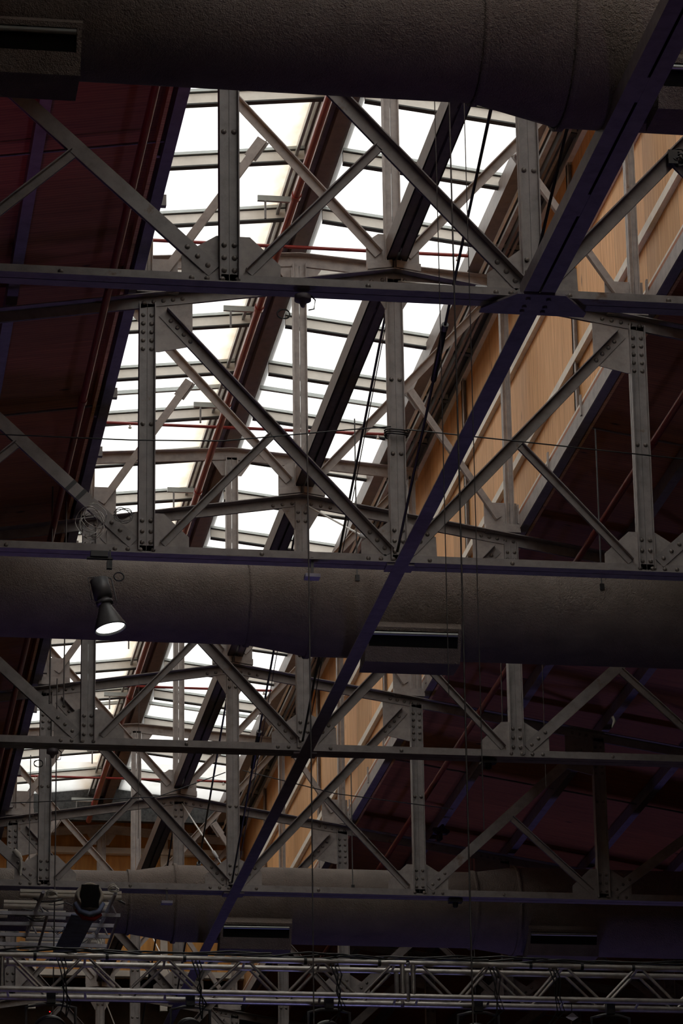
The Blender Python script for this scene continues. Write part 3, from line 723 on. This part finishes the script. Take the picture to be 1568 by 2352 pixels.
# ------------------------------------------------------------------ lattice rack with battens, rope and wrapped lamp (lower left)
RX0, RX1, RZ = -4.2, -1.60, -1.0
t = thing('lattice_rack', 'grey lattice rack of rails hung at the lower left', 'rack', (0, 0, RZ))
RY = [13.95, 14.62, 15.1, 15.6, 16.05, 16.5]
for y in RY[1:]: MB().box(RX0, RX1+.02, y-.015, y+.015, -.02, .02).build('rail', M['rack'], t)
for x in (-1.60, -2.36, -2.98, -3.6):
    MB().tube([(x, 14.62, -.01), (x+.02, 16.9, -.01)], .016, 6).build('cross_rail', M['rack'], t)
    MB().tube([(x-.1, 13.9, .06), (x-.14, 15.7, .06)], .022, 6).build('upper_cross_rail', M['rack'], t)
for x in (-1.62, -2.4, -3.0):
    for y in (14.62, 15.6): MB().tube([(x, y, 0), (x-.10, y-.1, .16)], .01, 6).build('strut', M['rack'], t)
for k, (y, xa, xb) in enumerate(((14.32, -2.68, -2.07), (14.32, -1.82, -1.60), (14.81, -2.82, -2.18), (14.81, -1.88, -1.68), (15.24, -3.4, -2.75), (15.24, -2.46, -2.12), (15.78, -2.5, -2.1), (15.78, -1.86, -1.72), (16.28, -2.48, -2.1), (16.40, -1.86, -1.68), (16.70, -2.52, -2.0))):
    o = MB().revolve((xa, y, RZ+.13), (1, 0, 0), [(0, .036), (xb-xa, .036)], 14, True, True)
    o.box(xa, xb, y-.045, y+.045, RZ+.15, RZ+.18)
    tag(o.build('light_batten', M['girt']), 'pale batten tube lying on the lattice rack, %s counted from the top row' % ORD[k], 'batten', 'battens on the lattice rack')
t = thing('wrapped_lamp', 'dark-mouthed lamp wrapped in canvas above the lattice rack', 'lamp', (-1.985, 13.9, -1.02))
mb = MB().revolve((0, 0, 0), (0, -1, .05), [(-.25, .10), (-.2, .145), (.1, .155), (.2, .135), (.2, .112), (.0, .1)], 24, True); 
mb.build('canvas_wrap', M['canvas'], t)
MB().box(-.092, .092, -.215, -.19, -.125, .115).build('dark_mouth', M['void'], t)
MB().tube([(-.14, -.12, -.06), (-.10, -.15, -.15), (0, -.17, -.19), (.10, -.15, -.15), (.14, -.12, -.06)], .03, 8).build('blue_strap', M['bluefab'], t)
MB().tube([(-.13, -.10, -.12), (-.06, -.12, -.22), (.05, -.12, -.23), (.12, -.1, -.17)], .025, 8).build('red_strap', M['redfab'], t)
mb = MB().prism([(-.19, .2, -.1), (.06, .2, -.12), (-.02, 2.6, -.12), (-.27, 2.6, -.10)], (0, 0, 0), (0, 0, .015))
tag(mb.build('plaid_cloth', M['bluefab'], None, (-1.93, 14.2, -1.0+.04)), 'blue plaid cloth strip draped along the lattice rack', 'cloth')
for k, (x, y, z, r, n, lab) in enumerate(((-2.45, 15.0, -.93, .08, 6, 'white rope coil hanging in the middle of the lattice rack'), (-2.33, 14.3, -.87, .05, 5, 'small white rope coil on the second batten of the rack'),
                                  (-1.72, 13.95, -.88, .05, 4, 'white rope loops at the right of the wrapped lamp'), (-1.72, 16.2, -.95, .07, 6, 'white rope bundle at the lower right end of the rack'))):
    mb = MB()
    for q in range(n):
        c = Vector((x+random.uniform(-.02, .02), y-.05+random.uniform(-.03, .03), z+random.uniform(-.02, .02)))
        rr = r*random.uniform(.75, 1.15)
        mb.tube([c+Vector((rr*math.cos(a_*math.pi/7), .02*math.sin(a_), rr*math.sin(a_*math.pi/7)*(.7 if k < 3 else 1.4))) for a_ in range(15)], .007, 6)
    tag(mb.build('rope_coil', M['rope']), lab, 'rope', 'rope coils on the rack')
mb = MB()
for k in range(26):
    a0 = Vector((random.uniform(-3.6, -1.7), random.uniform(14.2, 16.4), RZ+random.uniform(.0, .15)))
    P = [a0+Vector((.12*q*math.sin(k), random.uniform(-.08, .08), random.uniform(-.06, .06))) for q in range(4)]
    mb.tube(P, random.choice((.006, .01, .014)), 5)
tag(mb.build('tangled_cables', M['dgrey']), 'tangle of dark cables lying in the lattice rack', 'cables', None, 'stuff')

# ------------------------------------------------------------------ stage lighting truss across the bottom
YF, YK, ZT, ZL = 5.40, 5.69, -3.607, -3.885
def px(p): return -3.414+.003614*p
for seg, (xa, xb, tops, bots, lab) in enumerate(((-5.2, px(921), [17, 191, 371, 552, 724, 897], [106, 282, 462, 640, 812], 'left length of the aluminium stage truss crossing the bottom of the view'),
                                       (px(929), 4.2, [948, 1114, 1286, 1462, 1640], [1035, 1207, 1376, 1550], 'right length of the aluminium stage truss crossing the bottom of the view'))):
    t = thing('stage_truss', lab, 'stage truss', (0, 0, 0), 'two bolted lengths of stage truss')
    for y in (YF, YK):
        for z in (ZT, ZL):
            MB().tube([(xa, y, z), (xb, y, z)], .0245, 14).build('main_tube', M['truss_alu'], t)
    T = [px(q) for q in tops]; B = [px(q) for q in bots]
    nodes = sorted([(x, ZT) for x in T]+[(x, ZL) for x in B])
    if seg == 0: nodes = [(px(-70), ZL)]+nodes
    for y in (YF, YK):
        dx = 0 if y == YF else .045
        for (x0, z0), (x1, z1) in zip(nodes[:-1], nodes[1:]):
            MB().tube([(x0+.02+dx, y, z0), (x1-.02+dx, y, z1)], .0125, 8).build('lacing_tube', M['truss_alu'], t)
    for x in T: MB().tube([(x, YF, ZT), (x+.02, YK, ZT)], .011, 8).build('cross_tube', M['truss_alu'], t)
    for x in T: MB().tube([(x, YF, ZL), (x+.03, YK, ZL)], .011, 8).build('cross_tube', M['truss_alu'], t)
    xe = xb-.03 if seg == 0 else xa+.03
    for y in (YF, YK): MB().tube([(xe, y, ZL), (xe, y, ZT)], .02, 10).build('end_upright', M['truss_alu'], t)
    if seg == 0:
        for y in (YF, YK): MB().tube([(px(5), y, ZL), (px(5), y, ZT)], .018, 10).build('end_upright', M['truss_alu'], t)
    for q in ((78, 240, 415, 690, 860) if seg == 0 else (1210, 1330, 1450)):
        MB().tube([(px(q)-.012, YF, ZT), (px(q)+.012, YF, ZT)], .031, 12).build('clamp_band', M['black'], t)
# cables lying on it
random.seed(11)
for k, (x0, x1, lab) in enumerate(((-3.6, -1.2, 'black cable bundle lying along the left top tube of the stage truss'), (-1.3, .6, 'black cable bundle lying over the middle of the stage truss'), (.2, 2.6, 'black cable bundle lying along the right top tube of the stage truss'))):
    mb = MB()
    for c in range(3):
        n = 14
        mb.tube([(x0+(x1-x0)*i_/n, YF+.05*math.sin(i_*.8+c), ZT+.036+.012*math.sin(i_*1.3+c*2)+.008*c) for i_ in range(n+1)], .008, 6)
    tag(mb.build('cable_bundle', M['black']), lab, 'cable', 'cable bundles on the stage truss')
for k, (q, lab) in enumerate(((135, 'far left'), (440, 'left of middle'), (755, 'middle'), (1120, 'right of middle'), (1260, 'far right'))):
    x = px(q); mb = MB()
    for c in range(3):
        o = .03*c
        mb.tube([(x+o-.03, YF-.02, ZT-.02), (x+o, YF-.05, ZT-.12), (x+.02*math.sin(c*2+k)+.03, YF-.03, ZT-.25), (x+o+.03, YF-.02, ZL-.1), (x+.06*math.sin(c+k), YF, ZL-.22)], .006, 6)
    tag(mb.build('cable_drop', M['black']), 'black cables dropping through the stage truss, %s' % lab, 'cable', 'cable drops through the stage truss')
# lamps hanging from it
def stage_light(x, r, lab, tiltx=0.0):
    t = thing('stage_light', lab, 'stage light', (x, YF+.12, ZL-.03), 'lamps hanging from the stage truss')
    MB().box(-.035, .035, -.04, .04, -.06, .06).build('hook_clamp', M['black'], t)
    MB().tube([(-r-.05, 0, -r-.16), (-r-.05, 0, -.09), (-r*.5, 0, -.065), (r*.5, 0, -.065), (r+.05, 0, -.09), (r+.05, 0, -r-.16)], .014, 8).build('yoke', M['dgrey'], t)
    c = Vector((0, .1, -.13-r)); a = Vector((tiltx, -1, -.35)).normalized()
    MB().revolve(c, a, [(-.2, r*.4), (-.15, r*.8), (0, r), (.12, r), (.13, r*.93), (.10, r*.9)], 32, True).build('housing', M['black'], t)
    MB().revolve(c, a, [(.105, .001), (.105, r*.9)], 32).build('lens', M['dgrey'], t)
    return t
s1 = stage_light(px(118), .15, 'large round dark stage light at the bottom left under the truss')
MB().dome((-.02, -.16, -.16), .006, (0, -1, 0)).build('status_led', M['led'], s1)
stage_light(px(432), .11, 'round dark stage light hanging left of middle under the truss')
stage_light(px(748), .12, 'dark stage light hanging near the middle under the truss')
stage_light(px(1092), .12, 'dark stage light hanging right of middle under the truss')
stage_light(px(1400), .11, 'dark stage light hanging at the right under the truss')
# tiny things by the truss
t = thing('diamond_reflector', 'small violet diamond-shaped reflector below the stage truss at the right', 'reflector', (px(1303), 5.4, -4.03))
MB().add([(-.055, 0, 0), (0, -.02, -.035), (.055, 0, 0), (0, -.02, .035), (0, .03, 0)], []) 
mb = MB(); mb.add([(-.055, 0, 0), (0, -.02, -.035), (.055, 0, 0), (0, -.02, .035), (0, .04, 0)], [(0, 1, 2, 3), (0, 4, 1), (1, 4, 2), (2, 4, 3), (3, 4, 0)]); mb.build('panel', M['violet'], t)
MB().tube([(0, 0, .03), (0, 0, .12)], .004, 6).build('stem', M['black'], t)
t = thing('small_par_lamp', 'small glinting lamp behind the stage truss just right of its joint', 'lamp', (px(972), 6.3, -3.45))
MB().revolve((0, 0, 0), (0, -1, -.2), [(-.12, .03), (-.1, .05), (0, .06), (.02, .055)], 20, True).build('housing', M['dgrey'], t)
MB().revolve((0, 0, 0), (0, -1, -.2), [(.0, .001), (.01, .05)], 20).build('lens', M['chrome'], t)
# second rack corner at the extreme bottom left
t = thing('lower_rack', 'pale lattice rack corner at the extreme bottom left below the stage truss', 'rack', (-3.6, 9.0, -3.1))
for k in range(5): MB().tube([(-.6, .3*k, 0), (.36-.02*k, .3*k, 0)], .018, 8).build('rail', M['girt'], t)
for x in (-.1, .12, .33): MB().tube([(x, 0, .03), (x-.05, 1.3, .03)], .012, 8).build('cross_rail', M['rack'], t)
